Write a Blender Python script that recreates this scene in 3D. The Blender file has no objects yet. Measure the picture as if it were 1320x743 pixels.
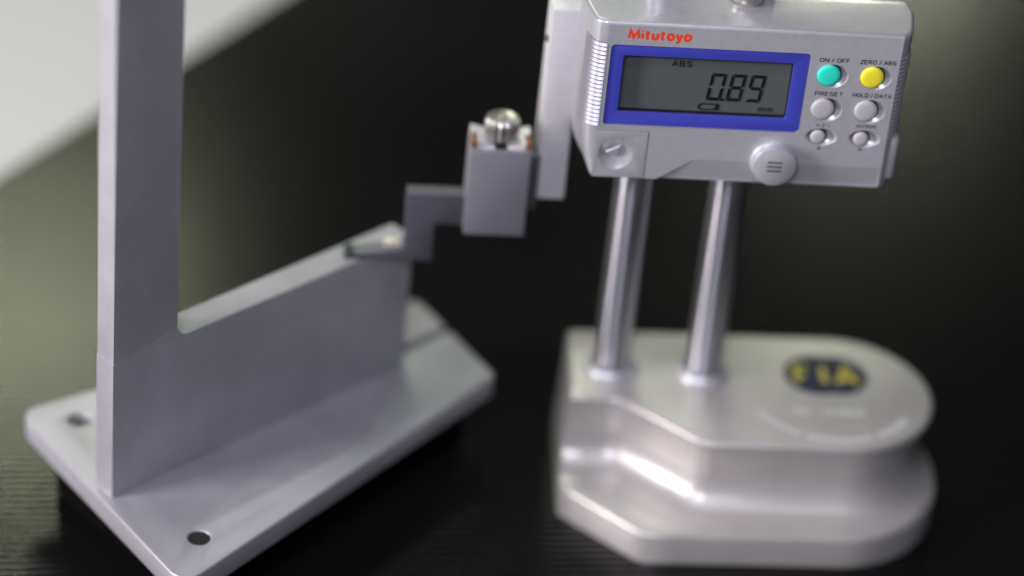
import bpy, bmesh, math, random
from math import radians, sin, cos, pi, atan2, sqrt
from mathutils import Vector, Matrix
random.seed(7)
S = 0.001                     # everything below is drawn in millimetres
scene = bpy.context.scene
COL = scene.collection

# ------------------------------------------------------------------ camera
cam_d = bpy.data.cameras.new("camera")
cam = bpy.data.objects.new("camera", cam_d)
COL.objects.link(cam)
scene.camera = cam
cam_d.sensor_width = 36.0
cam_d.lens = 100.0
cam_d.clip_start = 0.02
cam_d.clip_end = 60.0
cam.location = (0, 0, 0.560)
cam.rotation_mode = 'XYZ'
pitch, roll = radians(33.4), radians(5.8)
fw = Vector((0, cos(pitch), -sin(pitch)))
r0 = Vector((1, 0, 0)); u0 = r0.cross(fw)
rr = r0 * cos(roll) + u0 * sin(roll)
uu = -r0 * sin(roll) + u0 * cos(roll)
M = Matrix((rr, uu, -fw)).transposed()
cam.rotation_euler = M.to_euler()
cam_d.dof.use_dof = True
cam_d.dof.focus_distance = 0.831
cam_d.dof.aperture_fstop = 2.8
cam_d.dof.aperture_blades = 0

# ------------------------------------------------------------------ world and lamps
world = bpy.data.worlds.new("World")
scene.world = world
world.use_nodes = True
bg = world.node_tree.nodes["Background"]
bg.inputs[0].default_value = (0.72, 0.76, 1.0, 1)
bg.inputs[1].default_value = 0.035


def area(name, loc, target, sx, sy, power, color, spread=180):
    d = bpy.data.lights.new(name, 'AREA')
    d.shape = 'RECTANGLE'; d.size = sx; d.size_y = sy
    d.energy = power; d.color = color; d.spread = radians(spread)
    o = bpy.data.objects.new(name, d); COL.objects.link(o)
    o.location = loc
    o.rotation_euler = (Vector(target) - Vector(loc)).to_track_quat('-Z', 'Y').to_euler()
    return o


area("key_light", (-1.20, 0.18, 0.56), (0.0, 0.76, 0.08), 0.40, 0.60, 24.0, (1.0, 0.925, 0.95))  # soft key light from the left front
area("front_fill_light", (-0.32, -0.70, 1.20), (0.0, 0.76, 0.08), 0.6, 0.34, 16.5, (0.83, 0.83, 1.0))
area("edge_highlight_lamp", (0.05, -0.12, 1.90), (0.0, 0.76, 0.08), 1.5, 0.14, 5.5, (0.95, 0.95, 1.0))  # added lamp, draws highlight lines along the top front edges
area("ceiling_light", (-0.50, 1.95, 1.90), (-0.1, 0.8, 0.0), 1.1, 0.7, 9.5, (0.88, 1.0, 0.80))
area("far_left_light", (-0.57, 2.50, 1.2), (-0.22, 0.85, 0.0), 0.40, 0.25, 1.5, (0.95, 1.0, 0.70), 120)
area("far_right_light", (0.52, 4.0, 1.2), (0.2, 1.1, 0.0), 0.26, 0.22, 1.7, (0.95, 1.0, 0.75), 120)

scene.view_settings.view_transform = 'Standard'
scene.view_settings.look = 'None'
scene.view_settings.exposure = 0.0
scene.view_settings.gamma = 1.0
scene.cycles.use_denoising = True
scene.cycles.max_bounces = 8
scene.cycles.sample_clamp_indirect = 6.0


# ------------------------------------------------------------------ materials
def material(name, color, metallic=0.0, rough=0.5, bump=0.0, bump_scale=900.0, var=0.0, var_scale=60.0,
             rvar=0.0, coat=0.0, spec=0.5, stretch=(1, 1, 1), brush=0.0):
    m = bpy.data.materials.new(name); m.use_nodes = True
    nt = m.node_tree; N = nt.nodes; L = nt.links
    b = N["Principled BSDF"]
    b.inputs["Base Color"].default_value = (*color, 1)
    b.inputs["Metallic"].default_value = metallic
    b.inputs["Roughness"].default_value = rough
    b.inputs["Specular IOR Level"].default_value = spec
    b.inputs["Coat Weight"].default_value = coat
    b.inputs["Coat Roughness"].default_value = 0.12
    tc = N.new("ShaderNodeTexCoord")
    mp = N.new("ShaderNodeMapping"); mp.inputs["Scale"].default_value = stretch
    L.new(tc.outputs["Object"], mp.inputs["Vector"])
    if var > 0 or rvar > 0:
        n = N.new("ShaderNodeTexNoise"); n.inputs["Scale"].default_value = var_scale
        n.inputs["Detail"].default_value = 6; n.inputs["Roughness"].default_value = 0.62
        L.new(mp.outputs[0], n.inputs["Vector"])
        if var > 0:
            r = N.new("ShaderNodeValToRGB")
            r.color_ramp.elements[0].position = 0.28; r.color_ramp.elements[1].position = 0.72
            r.color_ramp.elements[0].color = (*[c * (1 - var) for c in color], 1)
            r.color_ramp.elements[1].color = (*[min(1, c * (1 + var)) for c in color], 1)
            L.new(n.outputs["Fac"], r.inputs[0]); L.new(r.outputs[0], b.inputs["Base Color"])
        if rvar > 0:
            mr = N.new("ShaderNodeMapRange")
            mr.inputs["To Min"].default_value = max(0.02, rough - rvar); mr.inputs["To Max"].default_value = rough + rvar
            L.new(n.outputs["Fac"], mr.inputs["Value"]); L.new(mr.outputs[0], b.inputs["Roughness"])
    if brush > 0:
        # fine tool marks and a few rubbed streaks running along the piece
        mb = N.new("ShaderNodeMapping"); mb.inputs["Scale"].default_value = (1.0, 1.0, 28.0)
        mb.inputs["Rotation"].default_value = (0, radians(4), 0)
        L.new(tc.outputs["Object"], mb.inputs["Vector"])
        nb = N.new("ShaderNodeTexNoise"); nb.inputs["Scale"].default_value = 26; nb.inputs["Detail"].default_value = 8
        nb.inputs["Roughness"].default_value = 0.75
        L.new(mb.outputs[0], nb.inputs["Vector"])
        mx = N.new("ShaderNodeMix"); mx.data_type = 'RGBA'; mx.blend_type = 'MULTIPLY'; mx.inputs["Factor"].default_value = 1.0
        rb = N.new("ShaderNodeMapRange"); rb.inputs["From Min"].default_value = 0.3; rb.inputs["From Max"].default_value = 0.7
        rb.inputs["To Min"].default_value = 1 - brush; rb.inputs["To Max"].default_value = 1 + brush
        L.new(nb.outputs["Fac"], rb.inputs["Value"])
        src_ = b.inputs["Base Color"].links[0].from_socket
        L.new(src_, mx.inputs["A"]); L.new(rb.outputs[0], mx.inputs["B"]); L.new(mx.outputs["Result"], b.inputs["Base Color"])
    if bump > 0:
        n2 = N.new("ShaderNodeTexNoise"); n2.inputs["Scale"].default_value = bump_scale
        n2.inputs["Detail"].default_value = 3
        L.new(mp.outputs[0], n2.inputs["Vector"])
        bp = N.new("ShaderNodeBump"); bp.inputs["Strength"].default_value = bump
        bp.inputs["Distance"].default_value = 0.0002
        L.new(n2.outputs["Fac"], bp.inputs["Height"]); L.new(bp.outputs[0], b.inputs["Normal"])
    return m


silver = material("silver paint", (0.56, 0.56, 0.585), 0.35, 0.33, 0.18, 2600, 0.05, 400, 0.04, coat=0.6)
cast = material("cast base paint", (0.53, 0.505, 0.485), 0.42, 0.36, 0.5, 450, 0.08, 40, 0.08, spec=0.3)
alu = material("machined aluminium", (0.40, 0.398, 0.428), 0.35, 0.42, 0.2, 1200, 0.14, 34, 0.10, brush=0.045)
alu_bar = material("ground steel bar", (0.74, 0.72, 0.74), 0.25, 0.42, 0.15, 1500, 0.06, 70, 0.05, brush=0.06)
scribe_m = material("dark ground carbide steel", (0.13, 0.13, 0.16), 0.6, 0.45, 0.1, 1200, 0.08, 80, 0.05)
chrome = material("hard chromed steel", (0.62, 0.61, 0.66), 1.0, 0.30)
_n = chrome.node_tree
_b = _n.nodes["Principled BSDF"]
_t = _n.nodes.new("ShaderNodeTangent"); _t.direction_type = 'RADIAL'; _t.axis = 'Z'
_n.links.new(_t.outputs[0], _b.inputs["Tangent"])
_b.inputs["Anisotropic"].default_value = 1.0; _b.inputs["Anisotropic Rotation"].default_value = 0.25
box_m = material("dark anodised clamp", (0.30, 0.295, 0.33), 0.35, 0.42, 0.2, 1200, 0.08, 60, 0.05)
knurl_m = material("worn nickel", (0.50, 0.48, 0.44), 0.85, 0.30, 0.4, 500, 0.3, 400, 0.1)
copper = material("copper pad", (0.30, 0.135, 0.06), 0.4, 0.5, 0, 1, 0.3, 300)
blue = material("blue window frame", (0.055, 0.066, 0.46), 0.0, 0.32, 0.08, 1800, 0.03, 200)
lcd = material("grey display glass", (0.10, 0.115, 0.108), 0.0, 0.22, 0, 1, 0.03, 40, spec=0.35)
ink = material("display segment black", (0.006, 0.008, 0.010), 0.0, 0.35)
gasket = material("black gasket", (0.004, 0.004, 0.004), 0.0, 0.6)
dark_gap = material("dark gap", (0.012, 0.012, 0.014), 0.0, 0.7)
print_grey = material("grey legend ink", (0.045, 0.04, 0.05), 0.0, 0.5)
red_ink = material("orange red ink", (0.90, 0.06, 0.012), 0.0, 0.45)
green_btn = material("turquoise button", (0.03, 0.82, 0.60), 0.0, 0.42, 0.05, 2000)
yellow_btn = material("yellow button", (0.95, 0.82, 0.04), 0.0, 0.42, 0.05, 2000)
grey_btn = material("grey button", (0.50, 0.48, 0.48), 0.0, 0.45, 0.08, 2000)
rib_m = material("silver grip", (0.50, 0.49, 0.54), 0.5, 0.42, 0.05, 2000)
grip_dark = material("grip recess violet grey", (0.10, 0.08, 0.16), 0.2, 0.6)
navy = material("navy emblem", (0.007, 0.012, 0.045), 0.0, 0.4, spec=0.3)
yellow_ink = material("yellow emblem letters", (0.42, 0.36, 0.04), 0.0, 0.4)
pale_ink = material("pale engraving", (0.78, 0.77, 0.80), 0.0, 0.5)
rubber = material("black rubber", (0.0018, 0.0018, 0.0018), 0.0, 0.9, spec=0.08)
tip_m = material("dark tip", (0.02, 0.03, 0.025), 0.2, 0.3)
paper = material("white table top", (0.60, 0.61, 0.59), 0.0, 0.5, 0.05, 300, 0.02, 12)
screw_m = material("dull steel screw", (0.22, 0.19, 0.17), 0.6, 0.5)
light_insert = material("pale brass insert", (0.66, 0.64, 0.50), 0.4, 0.4)


def mat_material():
    m = bpy.data.materials.new("black ribbed rubber"); m.use_nodes = True
    nt = m.node_tree; N = nt.nodes; L = nt.links
    b = N["Principled BSDF"]; b.inputs["Specular IOR Level"].default_value = 0.56
    tc = N.new("ShaderNodeTexCoord")
    n = N.new("ShaderNodeTexNoise"); n.inputs["Scale"].default_value = 9; n.inputs["Detail"].default_value = 4
    L.new(tc.outputs["Object"], n.inputs["Vector"])
    r = N.new("ShaderNodeValToRGB")
    r.color_ramp.elements[0].color = (0.003, 0.003, 0.0028, 1); r.color_ramp.elements[1].color = (0.006, 0.006, 0.0055, 1)
    L.new(n.outputs["Fac"], r.inputs[0]); L.new(r.outputs[0], b.inputs["Base Color"])
    mr = N.new("ShaderNodeMapRange"); mr.inputs["To Min"].default_value = 0.16; mr.inputs["To Max"].default_value = 0.21
    L.new(n.outputs["Fac"], mr.inputs["Value"]); L.new(mr.outputs[0], b.inputs["Roughness"])
    n2 = N.new("ShaderNodeTexNoise"); n2.inputs["Scale"].default_value = 900
    L.new(tc.outputs["Object"], n2.inputs["Vector"])
    bp = N.new("ShaderNodeBump"); bp.inputs["Strength"].default_value = 0.25; bp.inputs["Distance"].default_value = 0.0002
    L.new(n2.outputs["Fac"], bp.inputs["Height"]); L.new(bp.outputs[0], b.inputs["Normal"])
    return m


mat_rubber = mat_material()


# ------------------------------------------------------------------ helpers
def empty(name, loc, rz, label, cat):
    o = bpy.data.objects.new(name, None); COL.objects.link(o)
    o.location = loc; o.rotation_euler = (0, 0, rz); o.empty_display_size = 0.02
    o["label"] = label; o["category"] = cat
    return o


def finish(name, me, mat, parent, smooth=35, label=None):
    me.materials.clear(); me.materials.append(mat)
    for p in me.polygons:
        p.use_smooth = smooth > 0
        p.material_index = 0
    if smooth > 0:
        me.set_sharp_from_angle(angle=radians(smooth))
    me.name = name
    o = bpy.data.objects.new(name, me); COL.objects.link(o)
    if parent: o.parent = parent
    if label: o["label"] = label
    return o


def mesh(name, verts, faces, mat, parent=None, smooth=35, label=None, recalc=True):
    me = bpy.data.meshes.new(name)
    me.from_pydata([(x * S, y * S, z * S) for x, y, z in verts], [], faces)
    if recalc:
        bm = bmesh.new(); bm.from_mesh(me)
        bmesh.ops.remove_doubles(bm, verts=bm.verts, dist=1e-7)
        bmesh.ops.recalc_face_normals(bm, faces=bm.faces)
        bm.to_mesh(me); bm.free()
    me.update()
    return finish(name, me, mat, parent, smooth, label)


def box(name, lo, hi, mat, parent, bevel=0.4, label=None, seg=2, fn=None):
    bm = bmesh.new()
    bmesh.ops.create_cube(bm, size=1)
    for v in bm.verts:
        v.co = Vector([(lo[i] + hi[i]) / 2 + v.co[i] * (hi[i] - lo[i]) for i in range(3)])
        if fn: v.co = fn(v.co)
    if bevel > 0:
        bmesh.ops.bevel(bm, geom=list(bm.edges), offset=bevel, segments=seg, profile=0.5, affect='EDGES')
    for v in bm.verts: v.co *= S
    me = bpy.data.meshes.new(name); bm.to_mesh(me); bm.free()
    return finish(name, me, mat, parent, 35, label)


def lathe(name, prof, mat, parent, center=(0, 0, 0), axis='z', n=48, smooth=35, label=None, rad=None):
    """prof: list of (radius, height). axis 'z' upward; axis 'y' = height runs to -y (towards the viewer)."""
    vs, fs = [], []
    for k, (r, h) in enumerate(prof):
        for i in range(n):
            a = 2 * pi * i / n
            q = r * (rad(a, k) if rad else 1)
            x, y = q * cos(a), q * sin(a)
            if axis == 'z': vs.append((center[0] + x, center[1] + y, center[2] + h))
            else: vs.append((center[0] + x, center[1] - h, center[2] + y))
    for k in range(len(prof) - 1):
        for i in range(n):
            j = (i + 1) % n
            fs.append((k * n + i, k * n + j, (k + 1) * n + j, (k + 1) * n + i))
    if prof[0][0] > 1e-4: fs.append(tuple(range(n))[::-1])
    if prof[-1][0] > 1e-4: fs.append(tuple((len(prof) - 1) * n + i for i in range(n)))
    return mesh(name, vs, fs, mat, parent, smooth, label)


def circle(cx, cy, r, n=48):
    return [(cx + r * cos(2 * pi * i / n), cy + r * sin(2 * pi * i / n)) for i in range(n)]


def rrect(x0, y0, x1, y1, r, n=6):
    o = []
    for cx, cy, a0 in ((x1 - r, y0 + r, -pi / 2), (x1 - r, y1 - r, 0), (x0 + r, y1 - r, pi / 2), (x0 + r, y0 + r, pi)):
        for i in range(n + 1):
            a = a0 + (pi / 2) * i / n
            o.append((cx + r * cos(a), cy + r * sin(a)))
    return o


def round_poly(pts, radii, n=6):
    out = []
    m = len(pts)
    for i in range(m):
        p = Vector(pts[i]); a = Vector(pts[i - 1]); b = Vector(pts[(i + 1) % m]); r = radii[i]
        if r <= 0: out.append(tuple(p)); continue
        da = (a - p).normalized(); db = (b - p).normalized()
        ang = da.angle(db); t = r / math.tan(ang / 2)
        c = p + (da + db).normalized() * (r / sin(ang / 2))
        s = p + da * t; e = p + db * t
        a0 = atan2(s.y - c.y, s.x - c.x); a1 = atan2(e.y - c.y, e.x - c.x)
        d = (a1 - a0 + pi) % (2 * pi) - pi
        for k in range(n + 1):
            q = a0 + d * k / n
            out.append((c.x + r * cos(q), c.y + r * sin(q)))
    return out


def sheet(name, loops, t0, t1, mat, parent, plane='xy', bevel=0.0, label=None, smooth=35, seg=2):
    """Solid plate from closed outlines (holes included), between t0 and t1 across the plane."""
    cu = bpy.data.curves.new(name, 'CURVE'); cu.dimensions = '2D'; cu.fill_mode = 'BOTH'
    for lp in loops:
        sp = cu.splines.new('POLY'); sp.points.add(len(lp) - 1); sp.use_cyclic_u = True
        for i, p in enumerate(lp): sp.points[i].co = (p[0], p[1], 0, 1)
    cu.extrude = max(1e-4, abs(t1 - t0) / 2 - bevel); cu.bevel_depth = bevel; cu.bevel_resolution = seg; cu.offset = -bevel
    tmp = bpy.data.objects.new("tmp", cu); COL.objects.link(tmp)
    dg = bpy.context.evaluated_depsgraph_get()
    me = bpy.data.meshes.new_from_object(tmp.evaluated_get(dg))
    bpy.data.objects.remove(tmp); bpy.data.curves.remove(cu)
    mid = (t0 + t1) / 2
    for v in me.vertices:
        x, y, z = v.co
        if plane == 'xy': v.co = (x * S, y * S, (mid + z) * S)
        else: v.co = (x * S, (mid - z) * S, y * S)            # drawn in x and z
    bm = bmesh.new(); bm.from_mesh(me)
    bmesh.ops.remove_doubles(bm, verts=bm.verts, dist=1e-7)
    bmesh.ops.recalc_face_normals(bm, faces=bm.faces)
    bm.to_mesh(me); bm.free()
    return finish(name, me, mat, parent, smooth, label)


def arc(cx, cy, rx, ry, a0, a1, n=8):
    return [(cx + rx * cos(radians(a0 + (a1 - a0) * i / n)), cy + ry * sin(radians(a0 + (a1 - a0) * i / n))) for i in range(n + 1)]


# grotesque capitals as centre lines in a box one unit high; (advance width, strokes)
GLYPH = {
    'O': (.86, [arc(.43, .5, .43, .5, 90, 450, 20)]),
    'N': (.74, [[(0, 0), (0, 1)], [(0, 1), (.74, 0)], [(.74, 0), (.74, 1)]]),
    'F': (.62, [[(0, 0), (0, 1), (.62, 1)], [(0, .47), (.48, .47)]]),
    'Z': (.68, [[(0.02, 1), (.66, 1), (0, 0), (.68, 0)]]),
    'E': (.62, [[(.62, 0), (0, 0), (0, 1), (.62, 1)], [(0, .52), (.56, .52)]]),
    'R': (.70, [[(0, 0), (0, 1), (.40, 1)] + arc(.40, .745, .27, .255, 90, -90) + [(0, .49)], [(.38, .49), (.70, 0)]]),
    'P': (.66, [[(0, 0), (0, 1), (.38, 1)] + arc(.38, .73, .28, .27, 90, -90) + [(0, .46)]]),
    'A': (.80, [[(0, 0), (.40, 1), (.80, 0)], [(.14, .32), (.66, .32)]]),
    'B': (.70, [[(0, 0), (0, 1), (.38, 1)] + arc(.38, .765, .26, .235, 90, -90) + [(0, .53)], [(.38, .53)] + arc(.40, .265, .30, .265, 90, -90) + [(0, 0)]]),
    'S': (.68, [arc(.35, .75, .31, .25, 25, 250, 10)[:-1] + [(.35, .5)] + arc(.34, .25, .34, .25, 70, -160, 10)]),
    'T': (.70, [[(0, 1), (.70, 1)], [(.35, 1), (.35, 0)]]),
    'H': (.74, [[(0, 0), (0, 1)], [(.74, 0), (.74, 1)], [(0, .52), (.74, .52)]]),
    'L': (.56, [[(0, 1), (0, 0), (.56, 0)]]),
    'D': (.76, [[(0, 0), (0, 1), (.34, 1)] + arc(.34, .5, .42, .5, 90, -90, 10) + [(0, 0)]]),
    'I': (.04, [[(.02, 0), (.02, 1)]]),
    '/': (.34, [[(0, -.08), (.34, 1.08)]]),
    '+': (.56, [[(0, .5), (.56, .5)], [(.28, .2), (.28, .8)]]),
    '-': (.56, [[(0, .5), (.56, .5)]]),
    'i': (.04, [[(.02, 0), (.02, .70)], [(.02, .88), (.02, 1.02)]]),
    'n': (.44, [[(0, 0), (0, .70)], [(0, .44)] + arc(.22, .46, .22, .24, 160, 0, 6) + [(.44, 0)]]),
    'm': (.76, [[(0, 0), (0, .70)], [(0, .46)] + arc(.19, .48, .19, .22, 160, 0, 6) + [(.38, 0)], [(.38, .46)] + arc(.57, .48, .19, .22, 160, 0, 6) + [(.76, 0)]]),
    't': (.36, [[(.12, .98), (.12, .2)] + arc(.27, .2, .15, .20, 180, 280, 5), [(0, .70), (.34, .70)]]),
    'u': (.46, [[(0, .70), (0, .26)] + arc(.22, .25, .22, .25, 180, 330, 7), [(.46, .70), (.46, 0)]]),
    'o': (.52, [arc(.26, .35, .26, .35, 90, 450, 16)]),
    'y': (.50, [[(0, .70), (.26, .04)], [(.50, .70), (.22, -.16), (.12, -.28), (0, -.28)]]),
    'M': (.90, [[(0, 0), (.07, 1), (.40, .12), (.83, 1), (.88, 0)]]),
    ' ': (.12, []),
}


def stroke_text(name, body, x0, z0, width, cap, y, mat, parent, w=0.16, gap=0.26, thick=0.03, plane='xz', shear=0.0, label=None):
    polys = []; x = 0
    for ch in body:
        adv, strokes = GLYPH[ch]
        for st in strokes:
            closed = len(st) > 4 and abs(st[0][0] - st[-1][0]) < 1e-6 and abs(st[0][1] - st[-1][1]) < 1e-6
            polys.append(([(px + x, py) for px, py in st], closed))
        x += adv + gap
    total = x - gap
    fx = (width - w * cap) / total
    vs, fs = [], []

    def out(p, t):
        X = x0 + w * cap / 2 + p[0] + p[1] * shear
        Z = z0 + p[1]
        return (X, y - t, Z) if plane == 'xz' else (X, Z, y + t)
    h = w * cap / 2
    for k_, (pts, closed) in enumerate(polys):
        P = [Vector((a * fx, h + b * (cap - 2 * h))) for a, b in pts]
        if closed: P = P[:-1]
        n = len(P); L_, R_ = [], []
        for i in range(n):
            if closed: a, b = P[i - 1], P[(i + 1) % n]
            else: a, b = P[max(0, i - 1)], P[min(n - 1, i + 1)]
            p = P[i]
            e1 = (p - a).normalized() if (p - a).length > 1e-9 else (b - p).normalized()
            e2 = (b - p).normalized() if (b - p).length > 1e-9 else e1
            m_ = Vector((-(e1.y + e2.y), e1.x + e2.x))
            if m_.length < 1e-4: m_ = Vector((-e1.y, e1.x))
            m_.normalize(); k = min(2.2, 1 / max(0.3, m_.dot(Vector((-e1.y, e1.x)))))
            ext = Vector((0, 0))
            if not closed and i == 0 and n < 5: ext = -e2 * 0
            L_.append(p + m_ * h * k + ext); R_.append(p - m_ * h * k + ext)
        i0 = len(vs); tt = thick + 0.002 * (k_ % 3)
        for a, b in zip(L_, R_): vs += [out(a, tt), out(b, tt)]
        for i in range(n if closed else n - 1):
            j = (i + 1) % n
            fs.append((i0 + 2 * i, i0 + 2 * j, i0 + 2 * j + 1, i0 + 2 * i + 1))
    return mesh(name, vs, fs, mat, parent, 0, label, recalc=False)


# ------------------------------------------------------------------ setting: mat and table
ax, ay, az = 0.03455207, 0.76134306, 0.0            # foot of the first column
psi = radians(6.3)


def to_world(x, y, z=0):
    return (ax + (x * cos(psi) - y * sin(psi)) * S, ay + (x * sin(psi) + y * cos(psi)) * S, z * S)


GROUND = -7.0                                       # top of the mat, mm


def ribbed_mat():
    yaw = radians(10.2)                              # ribs run across the picture
    e = Vector((cos(yaw), sin(yaw))); f = Vector((-sin(yaw), cos(yaw)))
    # far edge of the mat: line through two points (world mm)
    P0 = Vector([c / S for c in to_world(-212.7, 164.0)[:2]]); P1 = Vector([c / S for c in to_world(-114.5, 311.0)[:2]])
    d = (P1 - P0).normalized()
    pitch_ = 3.2; prof = [(0.0, -0.8), (1.15, -0.8), (1.35, -0.06), (1.5, 0.0), (2.9, 0.0), (3.05, -0.06)]
    vs, fs = [], []
    c0 = Vector((60, 760))
    row = 0
    for k in range(-190, 340):
        for (o, h) in prof:
            v = k * pitch_ + o
            # clip the left end on the mat edge line: c0 + e*s + f*v on P0 + d*t
            q = c0 + f * v
            den = e.x * d.y - e.y * d.x
            w = P0 - q
            s_edge = (w.x * d.y - w.y * d.x) / den
            s0 = max(-900, s_edge) if s_edge < 880 else 880
            a = q + e * s0; b = q + e * 900
            vs += [(a.x, a.y, h + GROUND), (b.x, b.y, h + GROUND)]
            row += 1
    for i in range(row - 1):
        fs.append((2 * i, 2 * i + 1, 2 * i + 3, 2 * i + 2))
    o = mesh("ribbed_mat", vs, fs, mat_rubber, None, 0, recalc=False)
    o["kind"] = "structure"
    return o


ribbed_mat()
tb = mesh("table_top", [(-2600, -900, -10), (2600, -900, -10), (2600, 4200, -10), (-2600, 4200, -10)], [(0, 1, 2, 3)], paper, None, 0)
tb["kind"] = "structure"

# ------------------------------------------------------------------ the height gauge
G = empty("height_gauge", (ax, ay, GROUND * S), psi,
          "silver digital height gauge with twin columns and grey display reading 0.89", "height gauge")


# ---- cast base: upper deck, cove, and wide lower flange, one casting
def base_mesh():
    Uc, Ur = (74.2, -8.5), 31.0
    Fc, Fr = (73.0, -14.7), 37.6
    U = [(-14.0, -17.4), (-8.0, -17.4), (-2.0, -17.4), (0.5, -17.6), (3.5, -19.0), (14, -28.3), (24.0, -37.2), (26.3, -38.7), (30.0, -39.5), (52, -39.5)]
    Fl = [(-16.0, -29.6), (-12.5, -33.0), (-9.0, -36.4), (-5.8, -39.4), (-3.0, -42.1), (3.0, -47.8), (7.4, -52.0), (9.8, -53.2), (20, -53.1), (50, -52.6)]
    NU = [(0, -1), (0, -1), (0, -1), (-.35, -.94), (-.6, -.8), (-.665, -.747), (-.6, -.8), (-.35, -.94), (0, -1), (0, -1)]
    n = 28
    for i in range(n + 1):
        a = -pi / 2 + pi * i / n
        U.append((Uc[0] + Ur * cos(a), Uc[1] + Ur * sin(a)))
        Fl.append((Fc[0] + 36.2 * cos(a), Fc[1] + Fr * sin(a)))
        NU.append((cos(a), sin(a)))
    # back and left side, where deck and flange are flush
    back = [(60, 22.2), (30, 22.2), (0, 22.0), (-10.5, 21.8), (-12.6, 20.5), (-13.2, 5), (-13.8, -10)]
    backF = [(60, 22.3), (30, 22.3), (0, 22.1), (-11.5, 22.0), (-13.8, 20.5), (-14.8, 0), (-15.8, -22)]
    NB = [(0, 1), (0, 1), (0, 1), (-.3, .9), (-.9, .3), (-1, 0), (-1, 0)]
    U += back; Fl += backF; NU += NB
    m = len(U)
    zt, zf, zb = 31.0, 4.5, -7.0
    R = 7.5
    rings = []

    def ring(off, z, src='U', f=0.0):
        out = []
        for i in range(m):
            ux, uy = U[i]; fx, fy = Fl[i]; nx, ny = NU[i]
            gap = sqrt((fx - ux) ** 2 + (fy - uy) ** 2)
            if src == 'U':
                o_ = off if off < 0 else min(off, max(0.0, gap * 0.80))
                if i > 9 + n: o_ = off if off < 0 else 0
                x_, y_ = ux + nx * o_, uy + ny * o_
                if 9 < i <= 9 + n and off > 0:    # round end: run towards the flange outline
                    q = min(0.86, off / max(gap, 0.1))
                    x_, y_ = ux + (fx - ux) * q, uy + (fy - uy) * q
                if i == 0: x_ = -14.0 - max(0, off) * 0.15
                if i > 9 + n and z < 29: ux_off = 0.0
                else: ux_off = min(0, off)
                if i > 9 + n:     # flush back and side: slide towards the flange outline with depth
                    t = (zt - z) / (zt - zb)
                    x_, y_ = (ux + (fx - ux) * t + nx * ux_off, uy + (fy - uy) * t + ny * ux_off)
                out.append((x_, y_, z))
            else:
                cx, cy = (35, -18)
                dx, dy = cx - fx, cy - fy; L_ = sqrt(dx * dx + dy * dy)
                if off and i <= 9:
                    # inward along the outline normal
                    nx_, ny_ = ((-.67, -.742) if i <= 6 else (0, -1))
                    if i in (6, 7): nx_, ny_ = (-.36, -.93)
                    out.append((fx - nx_ * off, fy - ny_ * off, z))
                elif off and i <= 9 + n:
                    out.append((fx - nx * off, fy - ny * off, z))
                elif off:
                    t = (zt - z) / (zt - zb)
                    out.append((ux + (fx - ux) * t, uy + (fy - uy) * t, z))
                else:
                    out.append((fx, fy, z))
        return out
    B = 1.6
    for k in range(4):
        a = (pi / 2) * k / 3
        rings.append(ring(-B + B * sin(a), zt - B + B * cos(a)))
    # waist below the deck's lip, then a wide scoop out onto the flange
    for off_, z_ in ((-0.5, 27.4), (-1.2, 25.0), (-1.9, 22.0), (-2.3, 19.0), (-2.4, 16.5), (-2.1, 14.0), (-1.3, 11.5),
                     (-0.1, 9.3), (1.6, 7.5), (3.8, 6.1), (6.3, 5.1), (9.0, 4.62), (10.2, 4.55)):
        rings.append(ring(off_, z_))
    C_ = 1.5
    for k in range(4):
        a = (pi / 2) * k / 3
        rings.append(ring(C_ - C_ * sin(a) if k < 3 else 0, zf - C_ + C_ * cos(a) if k else zf, 'F'))
    rings.append(ring(0, zb + 0.05, 'F'))
    vs = []; fs = []
    for r in rings: vs += r
    for k in range(len(rings) - 1):
        for i in range(m):
            j = (i + 1) % m
            fs.append((k * m + i, k * m + j, (k + 1) * m + j, (k + 1) * m + i))
    fs.append(tuple(range(m)))
    fs.append(tuple((len(rings) - 1) * m + i for i in range(m))[::-1])
    return vs, fs


vs, fs = base_mesh()
base = mesh("base", vs, fs, cast, G, 50)

# emblem: two overlapping discs with three letters, and the pale engraving below it
em = sheet("emblem", [circle(68.2, 0.2, 10.7), ], 31.02, 31.10, navy, base, 'xy')
em2 = sheet("emblem", [circle(74.4, 0.2, 10.7), ], 31.03, 31.12, navy, base, 'xy')
ring_o = sheet("emblem_ring", [circle(68.2, 0.2, 11.0), circle(68.2, 0.2, 10.7)], 31.02, 31.08, print_grey, base, 'xy')
stroke_text("emblem_letter", "F", 60.4, -5.4, 6.0, 11.2, 31.14, yellow_ink, base, 0.18, 0.3, 0.04, 'xy')
stroke_text("emblem_letter", "I", 69.3, -5.4, 2.2, 11.2, 31.14, yellow_ink, base, 0.20, 0.3, 0.04, 'xy')
stroke_text("emblem_letter", "A", 73.6, -5.4, 8.8, 11.2, 31.14, yellow_ink, base, 0.20, 0.3, 0.04, 'xy')


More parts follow.
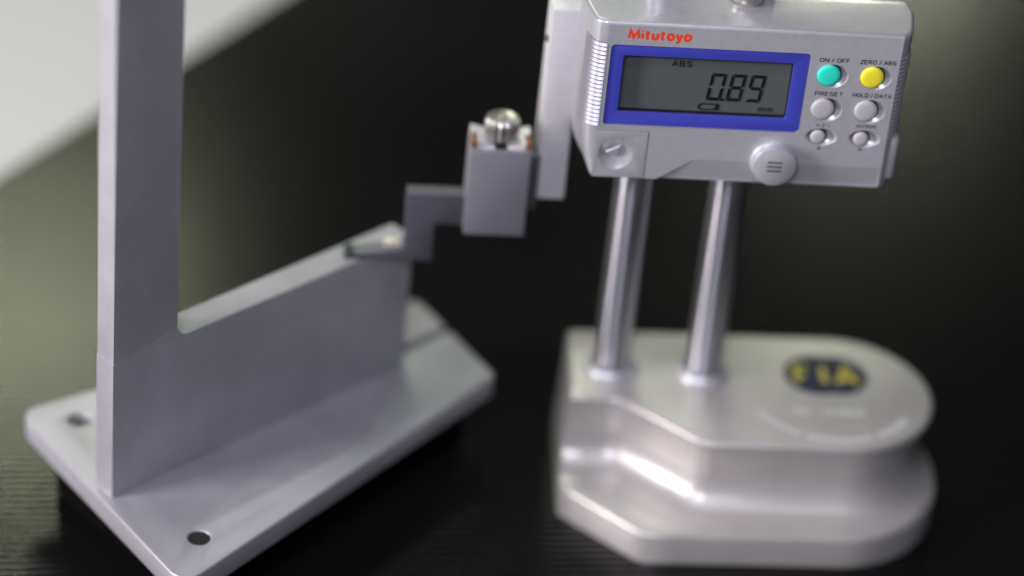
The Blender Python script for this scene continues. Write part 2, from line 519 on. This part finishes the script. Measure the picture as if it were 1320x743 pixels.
def engraving():
    vs, fs = [], []

    def bar(x, y, w, h, a):
        c, s = cos(a), sin(a)
        i = len(vs)
        for dx, dy in ((-w / 2, -h / 2), (w / 2, -h / 2), (w / 2, h / 2), (-w / 2, h / 2)):
            vs.append((x + dx * c - dy * s, y + dx * s + dy * c, 31.06))
        fs.append((i, i + 1, i + 2, i + 3))
    rnd = random.Random(3)
    # short row of worn characters
    for x in (58.5, 60.2, 62.3, 68.2, 70.2, 72.6, 74.0, 75.6, 77.0, 78.6, 80.2):
        bar(x, -20.3, 0.75 + rnd.random() * .3, 2.4, rnd.uniform(-.3, .3))
        bar(x + .4, -20.3 + rnd.choice((-.8, 0, .8)), 1.1, 0.6, 0)
    # curved row of worn characters
    k = 0
    for i in range(34):
        if i in (10, 24): continue
        a = radians(-150 + i * 3.55)
        R_ = 27.5
        x, y = 70.5 + R_ * cos(a), -8.5 + R_ * sin(a) * 0.98
        bar(x, y, 0.8, 2.3, a + pi / 2)
        bar(x + .35 * cos(a + pi / 2), y + .35 * sin(a + pi / 2), 1.0, 0.45, a + pi / 2 + rnd.choice((0, .7, -.7)))
    o = mesh("engraving", vs, fs, pale_ink, base, 0, "pale worn engraved lettering in a row and an arc", recalc=False)
    return o


engraving()

# ---- columns with collars
for cx, cy in ((0.0, 0.0), (30.0, -0.9)):
    c = lathe("column", [(0, 30.5), (5.9, 30.5), (5.9, 260), (5.5, 261), (0, 261)], chrome, G, (cx, cy, 0), n=64)
    lathe("collar", [(8.9, 30.9), (8.8, 31.5), (8.1, 32.8), (7.3, 33.7), (6.9, 33.9), (6.5, 33.7), (5.95, 32.6)], silver, c, (cx, cy, 0), n=64)


# ---- display unit
def plan_outline():
    pts = [(-17.3, -28.0)]                            # front left, start of the fillet
    cx, cy, r = -17.3, -23.6, 4.4
    for i in range(1, 9):
        a = -pi / 2 - (pi / 2) * i / 8
        pts.append((cx + r * 1.0 * cos(a), cy + r * sin(a)))
    pts += [(-22.6, -20.0), (-24.0, -12.0), (-24.0, -9.4), (-22.8, -9.4), (-22.8, -6.0)]
    pts += [(74.0, -6.0), (74.6, -9.4), (75.2, -12.0), (74.4, -17.5), (73.3, -22.6), (72.6, -25.0), (71.6, -26.6), (69.8, -28.0)]
    return pts


def inset(pts, d):
    out = []
    m = len(pts)
    for i in range(m):
        p = Vector(pts[i]); a = Vector(pts[i - 1]); b = Vector(pts[(i + 1) % m])
        e1 = (p - a).normalized(); e2 = (b - p).normalized()
        n1 = Vector((e1.y, -e1.x)); n2 = Vector((e2.y, -e2.x))
        n_ = n1 + n2
        if n_.length < 1e-6: n_ = n1
        n_.normalize()
        k = d / max(0.5, n_.dot(n1))
        out.append((p.x + n_.x * k, p.y + n_.y * k))
    return out


ZB, ZT = 120.4, 173.2


def housing_shell():
    """plan outline lofted up through levels; the left corner curves in towards the bottom"""
    P = plan_outline(); m = len(P)
    sgn = 1 if sum(abs(a[0] - 26) + abs(a[1] + 17) for a in inset(P, .5)) < sum(abs(a[0] - 26) + abs(a[1] + 17) for a in P) else -1
    lv = []
    for k in range(4):
        a = (pi / 2) * k / 3
        lv.append((0.9 - sin(a) * 0.9, ZB + 0.9 - cos(a) * 0.9))
    for z in (122, 124, 127, 130, 134, 138, 150, 166): lv.append((0, z))
    for k in range(5):
        a = (pi / 2) * k / 4
        lv.append((1.2 - cos(a) * 1.2, ZT - 1.2 + sin(a) * 1.2))
    vs, fs = [], []
    nlow = 4 + 8
    for li, (d, z) in enumerate(lv):
        for i, (x, y) in enumerate(inset(P, sgn * d)):
            if li < 4 and i in (0, m - 1): y = max(y, -27.2)
            if x < -17.4 and z < 138:
                t = (138 - z) / 17.6
                x = x + 4.2 * t ** 2.4 * min(1, (-17.4 - x) / 5.0)
            vs.append((x, y, z))
    for k in range(len(lv) - 1):
        for i in range(m):
            j = (i + 1) % m
            if i == m - 1 and k < nlow: continue
            fs.append((k * m + i, k * m + j, (k + 1) * m + j, (k + 1) * m + i))
    fs.append(tuple(range(m)))
    fs.append(tuple((len(lv) - 1) * m + i for i in range(m)))
    return vs, fs


vs, fs = housing_shell()
H = mesh("display_housing", vs, fs, silver, G, 28)

FY = -28.0
wells = [(50.35, 158.45, 4.75, 3.95), (63.35, 158.45, 4.75, 3.95), (50.25, 147.05, 4.75, 3.95), (63.2, 147.05, 4.75, 3.95),
         (49.9, 137.6, 4.9, 2.95), (62.95, 137.6, 4.9, 2.95)]


def oval(cx, cz, rx, rz, n=48):
    return [(cx + rx * cos(2 * pi * i / n), cz + rz * sin(2 * pi * i / n)) for i in range(n)]



btns = [(49.15, 158.75, 3.45, green_btn, "turquoise power button"), (62.15, 158.75, 3.45, yellow_btn, "yellow zero button"),
        (48.95, 147.35, 3.45, grey_btn, "grey preset button"), (61.95, 147.35, 3.45, grey_btn, "grey hold and data button"),
        (48.85, 137.75, 2.3, grey_btn, "small grey plus and minus button"), (61.9, 137.7, 2.3, grey_btn, "small grey unit button")]
ZP0, ZP1 = 120.9, ZT - 1.18
front = [(-1.6, ZP0 - .4), (2.1, ZP0 - .4), (12.6, 127.8), (69.8, 127.8), (69.8, ZP1), (-17.3, ZP1), (-17.3, 136.75), (-1.6, 136.75)]
holes = [rrect(-16.0, 138.45, 43.0, 165.6, 1.3)] + [oval(*w) for w in wells]
sheet("front_plate", [front] + holes, FY, FY + 0.9, silver, H, 'xz', 0.0, smooth=0)
# facet along the lower edge, leaning back
mesh("lower_facet", [(12.6, -28, 127.8), (69.8, -28, 127.8), (71.2, -26.4, 124), (71.2, -26.6, 120.5), (4.0, -26.7, 120.5), (2.1, -28, 120.5)],
     [(0, 1, 2, 3, 4), (0, 4, 5)], silver, H, 0)
# battery cover with its dished coin slot
dish_c, dish_r = (-11.0, 128.6), 5.25
sheet("battery_cover", [[(-17.3, 120.5), (-1.85, 120.5), (-1.85, 136.5), (-17.3, 136.5)], circle(*dish_c, dish_r)], FY + 0.04, FY + 0.9, silver, H, 'xz', 0.03)
sheet("cover_joint", [[(-17.3, 120.6), (-1.5, 120.6), (-1.5, 136.85), (-17.3, 136.85)], circle(*dish_c, dish_r + .3)], FY + 0.5, FY + 0.8, dark_gap, H, 'xz')


def dish(name, cx, cz, r, depth, inner, mat_, parent, rz=1.0):
    prof = []
    for k in range(9):
        t = k / 8
        rr_ = r + (inner - r) * t
        q = (r - rr_) / (r - inner) if r != inner else 0
        prof.append((rr_, -depth * (1 - (1 - q) ** 2)))
    prof = [(r_, h - 0.0) for r_, h in prof]
    vs, fs = [], []
    n = 56
    for (r_, h) in prof:
        for i in range(n):
            a = 2 * pi * i / n
            vs.append((cx + r_ * cos(a), FY - h, cz + r_ * rz * sin(a)))
    for k in range(len(prof) - 1):
        for i in range(n):
            j = (i + 1) % n
            fs.append((k * n + i, k * n + j, (k + 1) * n + j, (k + 1) * n + i))
    if inner > 0.3: fs.append(tuple((len(prof) - 1) * n + i for i in range(n)))
    return mesh(name, vs, fs, mat_, parent, 60, recalc=True)


for cx, cz, r, r2 in wells:
    dish("button_well", cx, cz, r, 1.5, 1.2, silver, H, r2 / r)
for cx, cz, r, m_, lab in btns:
    sheet("button_gap", [circle(cx + .1, cz + 0.1, r + 0.28)], FY + 0.05, FY + 1.2, dark_gap, H, 'xz')
    lathe("button", [(r, -1.3), (r, 0.25), (r - 0.12, 0.55), (r - 0.4, 0.75), (r * .6, 0.88), (0.0, 0.92)], m_, H, (cx, FY, cz), 'y', 56, 40, lab)
d_ = dish("coin_dish", dish_c[0], dish_c[1], dish_r, 1.5, 0.2, silver, H)
# raised three sided arrow in the dish
mesh("cover_arrow", [(-14.3, FY + .7, 129.0), (-9.7, FY + .5, 131.6), (-9.9, FY + .7, 126.9),
                     (-13.6, FY - .05, 129.0), (-10.0, FY - .05, 131.0), (-10.3, FY + .3, 127.6), (-12.0, FY + 1.2, 128.0)],
     [(3, 4, 5), (0, 1, 4, 3), (1, 2, 5, 4), (2, 0, 3, 5)], silver, H, 0)

# blue window frame, recessed a little, and the grey display behind it
sheet("window_frame", [rrect(-15.85, 138.6, 42.85, 165.45, 1.2), rrect(-11.9, 142.9, 38.5, 161.8, 0.8)], FY + 0.5, FY + 1.5, blue, H, 'xz', 0.15)
sheet("window_gasket", [rrect(-12.6, 142.4, 39.2, 162.6, .8), rrect(-11.8, 142.8, 38.4, 161.8, 0.7)], FY + 1.4, FY + 3.4, gasket, H, 'xz')
sheet("screen", [rrect(-12.5, 140.0, 39.2, 162.4, .4)], FY + 3.2, FY + 3.8, lcd, H, 'xz')
LY = FY + 3.0
DX, DZ = 0.62, -1.78


def segs(name, x, z, which):
    """slanted seven segment digit; x, z = foot of its left edge, apparent coordinates"""
    w, h, t, g = 4.55, 9.2, 1.05, 0.16
    sh = 0.118
    P = {
        'a': [(0 + g, h), (w - g, h), (w - t, h - t), (t, h - t)],
        'd': [(0 + g, 0), (w - g, 0), (w - t, t), (t, t)],
        'g': [(t * .55, h / 2), (t, h / 2 + t / 2), (w - t, h / 2 + t / 2), (w - t * .55, h / 2), (w - t, h / 2 - t / 2), (t, h / 2 - t / 2)],
        'f': [(0, h - g), (t - .1, h - t - g), (t - .1, h / 2 + t / 2 + .1), (0, h / 2 + g)],
        'e': [(0, g), (t - .1, t + g), (t - .1, h / 2 - t / 2 - .1), (0, h / 2 - g)],
        'b': [(w, h - g), (w - t + .1, h - t - g), (w - t + .1, h / 2 + t / 2 + .1), (w, h / 2 + g)],
        'c': [(w, g), (w - t + .1, t + g), (w - t + .1, h / 2 - t / 2 - .1), (w, h / 2 - g)],
    }
    vs, fs = [], []
    for s_ in which:
        i = len(vs)
        for (a, b) in P[s_]: vs.append((x + DX + a + b * sh, LY, z + DZ + b))
        fs.append(tuple(range(i, len(vs))))
    mesh(name, vs, fs, ink, H, 0)


segs("digit", 13.5, 148.5, "abcdef")
segs("digit", 19.45, 148.5, "abcdefg")
segs("digit", 25.3, 148.5, "abcfgd")
sheet("decimal_point", [[(18.0 + DX, 148.4 + DZ), (18.9 + DX, 148.4 + DZ), (19.0 + DX, 149.3 + DZ), (18.1 + DX, 149.3 + DZ)]], LY - .02, LY + .02, ink, H, 'xz')
stroke_text("display_text", "ABS", 2.2 + DX, 159.35 + DZ, 6.0, 2.0, LY, ink, H, 0.16, 0.42, 0.02)
stroke_text("display_text", "mm", 29.5 + DX, 145.25 + DZ, 4.4, 2.1, LY, ink, H, 0.15, 0.30, 0.02, shear=0.15)
sheet("battery_symbol", [[(11.4 + DX, 146.25 + DZ), (12.2 + DX, 147.35 + DZ), (18.0 + DX, 147.35 + DZ), (17.8 + DX, 145.2 + DZ), (12.1 + DX, 145.2 + DZ)],
                         [(12.1 + DX, 146.25 + DZ), (12.6 + DX, 147.0 + DZ), (17.1 + DX, 147.0 + DZ), (16.2 + DX, 145.55 + DZ), (12.4 + DX, 145.55 + DZ)]],
      LY - .02, LY + .02, ink, H, 'xz')

# printed legends
PY = FY - 0.01
stroke_text("maker_lettering", "Mitutoyo", -11.6, 167.45, 18.9, 3.6, PY, red_ink, H, 0.25, 0.30)
leg = lambda t, x, z, w, c, b=0.19: stroke_text("legend", t, x, z, w, c, PY, print_grey, H, b, 0.30)
leg("ON / OFF", 45.7, 163.05, 9.1, 1.5)
leg("ZERO / ABS", 57.8, 163.0, 10.9, 1.5)
leg("PRESET", 45.9, 151.75, 8.5, 1.5)
leg("HOLD / DATA", 57.2, 151.8, 11.8, 1.5)
leg("+ / -", 47.8, 140.9, 4.5, 1.5)
leg("in/mm", 59.9, 141.3, 6.1, 1.5)
sheet("arrow_mark", [[(49.1, 133.3), (50.4, 133.3), (49.75, 134.5)]], PY - .02, PY + .02, print_grey, H, 'xz')
sheet("arrow_mark", [[(61.9, 133.3), (61.9, 134.6), (63.1, 133.95)]], PY - .02, PY + .02, print_grey, H, 'xz')

# round port cap standing proud of the lower facet
kx, kz = 36.7, 128.45
cap = lathe("port_cap", [(7.1, -1.5), (7.1, 0.9), (6.9, 1.15), (6.65, 1.25), (6.6, 1.45), (6.75, 1.6), (6.7, 2.6), (6.45, 3.35), (6.1, 3.55), (0, 3.58)], silver, H,
            (kx, FY, kz), 'y', 72, 40)
for k in range(3):
    z_ = kz + 0.15 + (1 - k) * 1.45
    sheet("cap_mark", [[(kx - 2.3, z_ - .27), (kx + 2.1, z_ - .27), (kx + 2.1, z_ + .27), (kx - 2.3, z_ + .27)]],
          FY - 3.62, FY - 3.58, print_grey, H, 'xz')


# grip ribs: left fillet and right chamfer
def rib(name, path, z, half, bulge, mat_, parent, k=6):
    """a small ledge following a plan path: long face leaning up, short underside"""
    prof = [(-0.1, half), (0.06, half * .97), (bulge * .90, -half * .52), (bulge, -half * .74), (bulge * .8, -half * .96), (-0.1, -half)]
    vs, fs = [], []
    m = len(path); n = len(prof)
    for (x, y, nx, ny) in path:
        for (o_, h) in prof:
            vs.append((x + nx * o_, y + ny * o_, h))
    for i in range(m - 1):
        for j in range(n - 1):
            a = i * n + j
            fs.append((a, a + 1, a + n + 1, a + n))
    fs.append(tuple(range(n))); fs.append(tuple((m - 1) * n + j for j in range(n)))
    return mesh(name, vs, fs, mat_, parent, 40)


def make_ribs(path, z0, z1, count, mat_, bulge=0.62):
    dz = (z1 - z0) / count
    first = None
    for i in range(count):
        z = z0 + (i + .5) * dz
        if first is None:
            first = rib("grip_rib", path, z, dz * 0.335, bulge, mat_, H)
            o = first
        else:
            o = first.copy(); COL.objects.link(o)
        o.location = (0, 0, z * S)


def recess_strip(path, z0, z1):
    vs = []
    for (x, y, nx, ny) in path:
        vs += [(x + nx * .06, y + ny * .06, z0), (x + nx * .06, y + ny * .06, z1)]
    mesh("grip_recess", vs, [(2 * i, 2 * i + 2, 2 * i + 3, 2 * i + 1) for i in range(len(path) - 1)], grip_dark, H, 40)


pl = []
for i in range(11):
    a = -pi / 2 - (pi / 2) * i / 10
    pl.append((-17.3 + 4.35 * cos(a), -23.6 + 4.35 * sin(a), cos(a), sin(a)))
pl.append((-22.1, -21.3, -1, -.2)); pl.append((-22.4, -20.3, -1, -.2))
recess_strip(pl, 138.0, 166.0)
make_ribs(pl, 138.0, 166.0, 20, rib_m)
pr = [(69.4, -27.7, .3, -.95), (70.0, -27.5, .5, -.86), (71.0, -26.8, .6, -.8), (71.9, -25.9, .75, -.66), (72.6, -24.7, .9, -.4), (73.2, -22.6, .97, -.2), (73.8, -20.0, 1, -.15)]
recess_strip(pr, 137.6, 166.0)
make_ribs(pr, 137.6, 166.0, 20, rib_m, 0.5)
# small tab low on the right side
box("side_tab", (71.6, -26.0, 122.8), (74.2, -14.0, 137.2), silver, H, 0.7)
# rear slider block the columns run through, clamp knob on top, left slide plate
sl = box("slider_block", (-22.0, -6.2, 124), (73.0, 15.0, 172.0), silver, G, 0.8)
box("slide_plate", (-21.0, -5.0, 128.0), (-17.0, 9.0, 171.5), alu_bar, G, 0.5)
kn = lathe("clamp_knob", [(4.8, 172.9), (5.5, 174.3), (5.6, 175.8), (5.1, 177.8), (3.8, 179.3), (2.0, 180.1), (0, 180.3)], knurl_m, G, (24.6, -10.6, 0), 'z', 48, 50)

# ---- jaw bar, clamp box, scriber
bar = box("jaw_bar", (-31.1, -1.0, 94.8), (-21.4, 12.0, 161.8), alu_bar, G, 1.0, seg=2)
lathe("set_screw", [(1.1, 0), (1.1, .9), (.8, 1.1), (0, 1.1)], screw_m, bar, (-31.1, 3, 150), 'y', 20)
cl = box("clamp_link", (-34.0, -3.0, 92.5), (-30.5, 4.5, 111.5), scribe_m, G, 0.3)


def clamp_box():
    x0, x1, y0, y1, z0, z1 = -52.6, -33.6, -7.5, 4.5, 84.7, 115.3
    # U-shaped sleeve: front wall, back wall and the block with a slot for the scriber
    o = box("clamp_box", (x0, y0, z0), (x1, y1, z1), box_m, G, 0.7)
    for sx in (-1, 1):
        # shoulders rising to each side of the thumb screw
        cxm = (x0 + x1) / 2
        a = cxm + sx * 9.2; b = cxm + sx * 2.0
        vs = [(a, y0 + 1.2, z1 - .2), (b, y0 + 1.2, z1 - .2), (b, y1, z1 - .2), (a, y1, z1 - .2),
              (a, y0 + 1.2, z1 + 2.6), (b, y0 + 2.2, z1 + .5), (b, y1, z1 + .8), (a, y1, z1 + 2.6)]
        mesh("clamp_shoulder", vs, [(0, 1, 2, 3), (4, 5, 6, 7), (0, 1, 5, 4), (1, 2, 6, 5), (2, 3, 7, 6), (3, 0, 4, 7)], alu_bar, o, 30)
        box("copper_pad", (a - .1 if sx < 0 else a - 1.7, y0 + 1.0, z1 + .2), (a + 1.7 if sx < 0 else a + .1, y0 + 6.5, z1 + 2.75), copper, o, 0.15)
    return o


cb = clamp_box()
tk_c = (-42.9, -1.2)
scallop = lambda a, k: (1 + 0.06 * cos(a * 15)) if 2 <= k <= 5 else 1.0
ts = lathe("thumb_screw", [(1.8, 115.0), (1.8, 116.9), (4.6, 117.4), (5.2, 118.2), (5.2, 122.6), (4.8, 123.7), (4.0, 124.3), (3.4, 124.1), (2.0, 123.6), (1.2, 124.3), (0, 124.5)],
           knurl_m, cb, (tk_c[0], tk_c[1], 0), 'z', 96, 40, rad=scallop)
sheet("screw_slot", [rrect(tk_c[0] - 2.0, -6.2, tk_c[0] + 2.0, -2.9, .5)], 115.32, 115.45, dark_gap, cb, 'xy')

# scriber: Z-shaped blade
sp = [(-52.0, 85.6), (-52.0, 96.5), (-70.6, 96.5), (-70.4, 77.0), (-72.0, 75.6), (-77.5, 74.6), (-86.4, 73.4), (-88.8, 72.7), (-88.5, 71.75), (-61.4, 71.75), (-61.4, 85.6)]
sc = sheet("scriber", [sp], -3.5, 1.8, scribe_m, G, 'xz', 0.25)
sheet("scriber_tip", [[(-89.2, 72.9), (-88.7, 71.72), (-82.0, 71.74), (-84.5, 72.7), (-86.6, 73.7)]], -3.9, 2.1, tip_m, sc, 'xz', 0.1)
box("tip_insert", (-76.4, -1.5, 75.0), (-71.0, 1.7, 77.4), light_insert, sc, 0.5)

# ------------------------------------------------------------------ the aluminium L fixture
uv_ang = psi + atan2(0.645, 0.764)
fx_loc = to_world(-156.8, -65.9, GROUND)
Fx = empty("measuring_fixture", fx_loc, uv_ang,
           "grey aluminium L-shaped fixture on a tapered plate with round screw holes", "fixture")
ZBp, TBp = 22.0, 8.0

ol = round_poly([(-8.5, -45.8), (138.4, -22.6), (143.5, 5.3), (119.0, 5.3), (119.0, 8.0), (143.9, 8.0), (147.2, 26.6), (2.9, 53.4)],
                [6, 3.5, 0.4, 0.3, 0.3, 0.4, 3.5, 6], 6)
bp_ = sheet("base_plate", [ol, circle(9.1, -30.8, 3.3, 32), circle(15.7, 38.2, 3.6, 32)], ZBp - TBp, ZBp, alu, Fx, 'xy', 0.7)
lathe("hole_shade_plug", [(3.65, 15), (3.65, 21.6), (2.0, 21.6), (0, 21.3)], dark_gap, bp_, (9.1, -30.8, 0), 'z', 32)  # dark plug near the rim: the hole's shade put in as colour
sc1 = lathe("screw_head", [(3.5, 15), (3.5, 18.6), (2.7, 20.6), (1.6, 20.6), (1.6, 19.2), (0, 19.2)], screw_m, bp_, (15.7, 38.2, 0), 'z', 32)
for (u0, u1, v0, v1) in ((9.0, 22.0, -33.0, 42.5), (117.0, 132.0, -16.0, 23.0)):
    box("foot", (u0, v0, GROUND + .05), (u1, v1, ZBp - TBp), rubber, Fx, 1.2)
T = 8.0
# arm: lower blade
arm_pts = [(-0.25, ZBp + .02), (117.6, ZBp + .02), (117.6, 71.7)]
arm_pts += [(27.4, 71.7), (25.7, 72.1), (24.5, 72.9), (23.8, 74.1), (23.5, 75.4), (-0.25, 71.0)]
arm_o = sheet("arm_plate", [arm_pts], -0.03, 10.0, alu, Fx, 'xz', 0.06)
for v_ in arm_o.data.vertices:                     # the arm is a little thicker than the upright it carries
    if v_.co.y > 0.005:
        v_.co.y -= 0.0019 * (1 - min(1.0, max(0.0, (v_.co.x / S - 2) / 20)))
sheet("upright_plate", [[(-0.1, 70.0), (23.4, 73.5), (23.4, 246.0), (-0.1, 246.0)]], 0.0, T, alu, Fx, 'xz', 0.15)

# both things were drawn above the mat's own level: seat them on it
for root in (G, Fx):
    for ch in list(root.children):
        ch.location.z -= GROUND * S
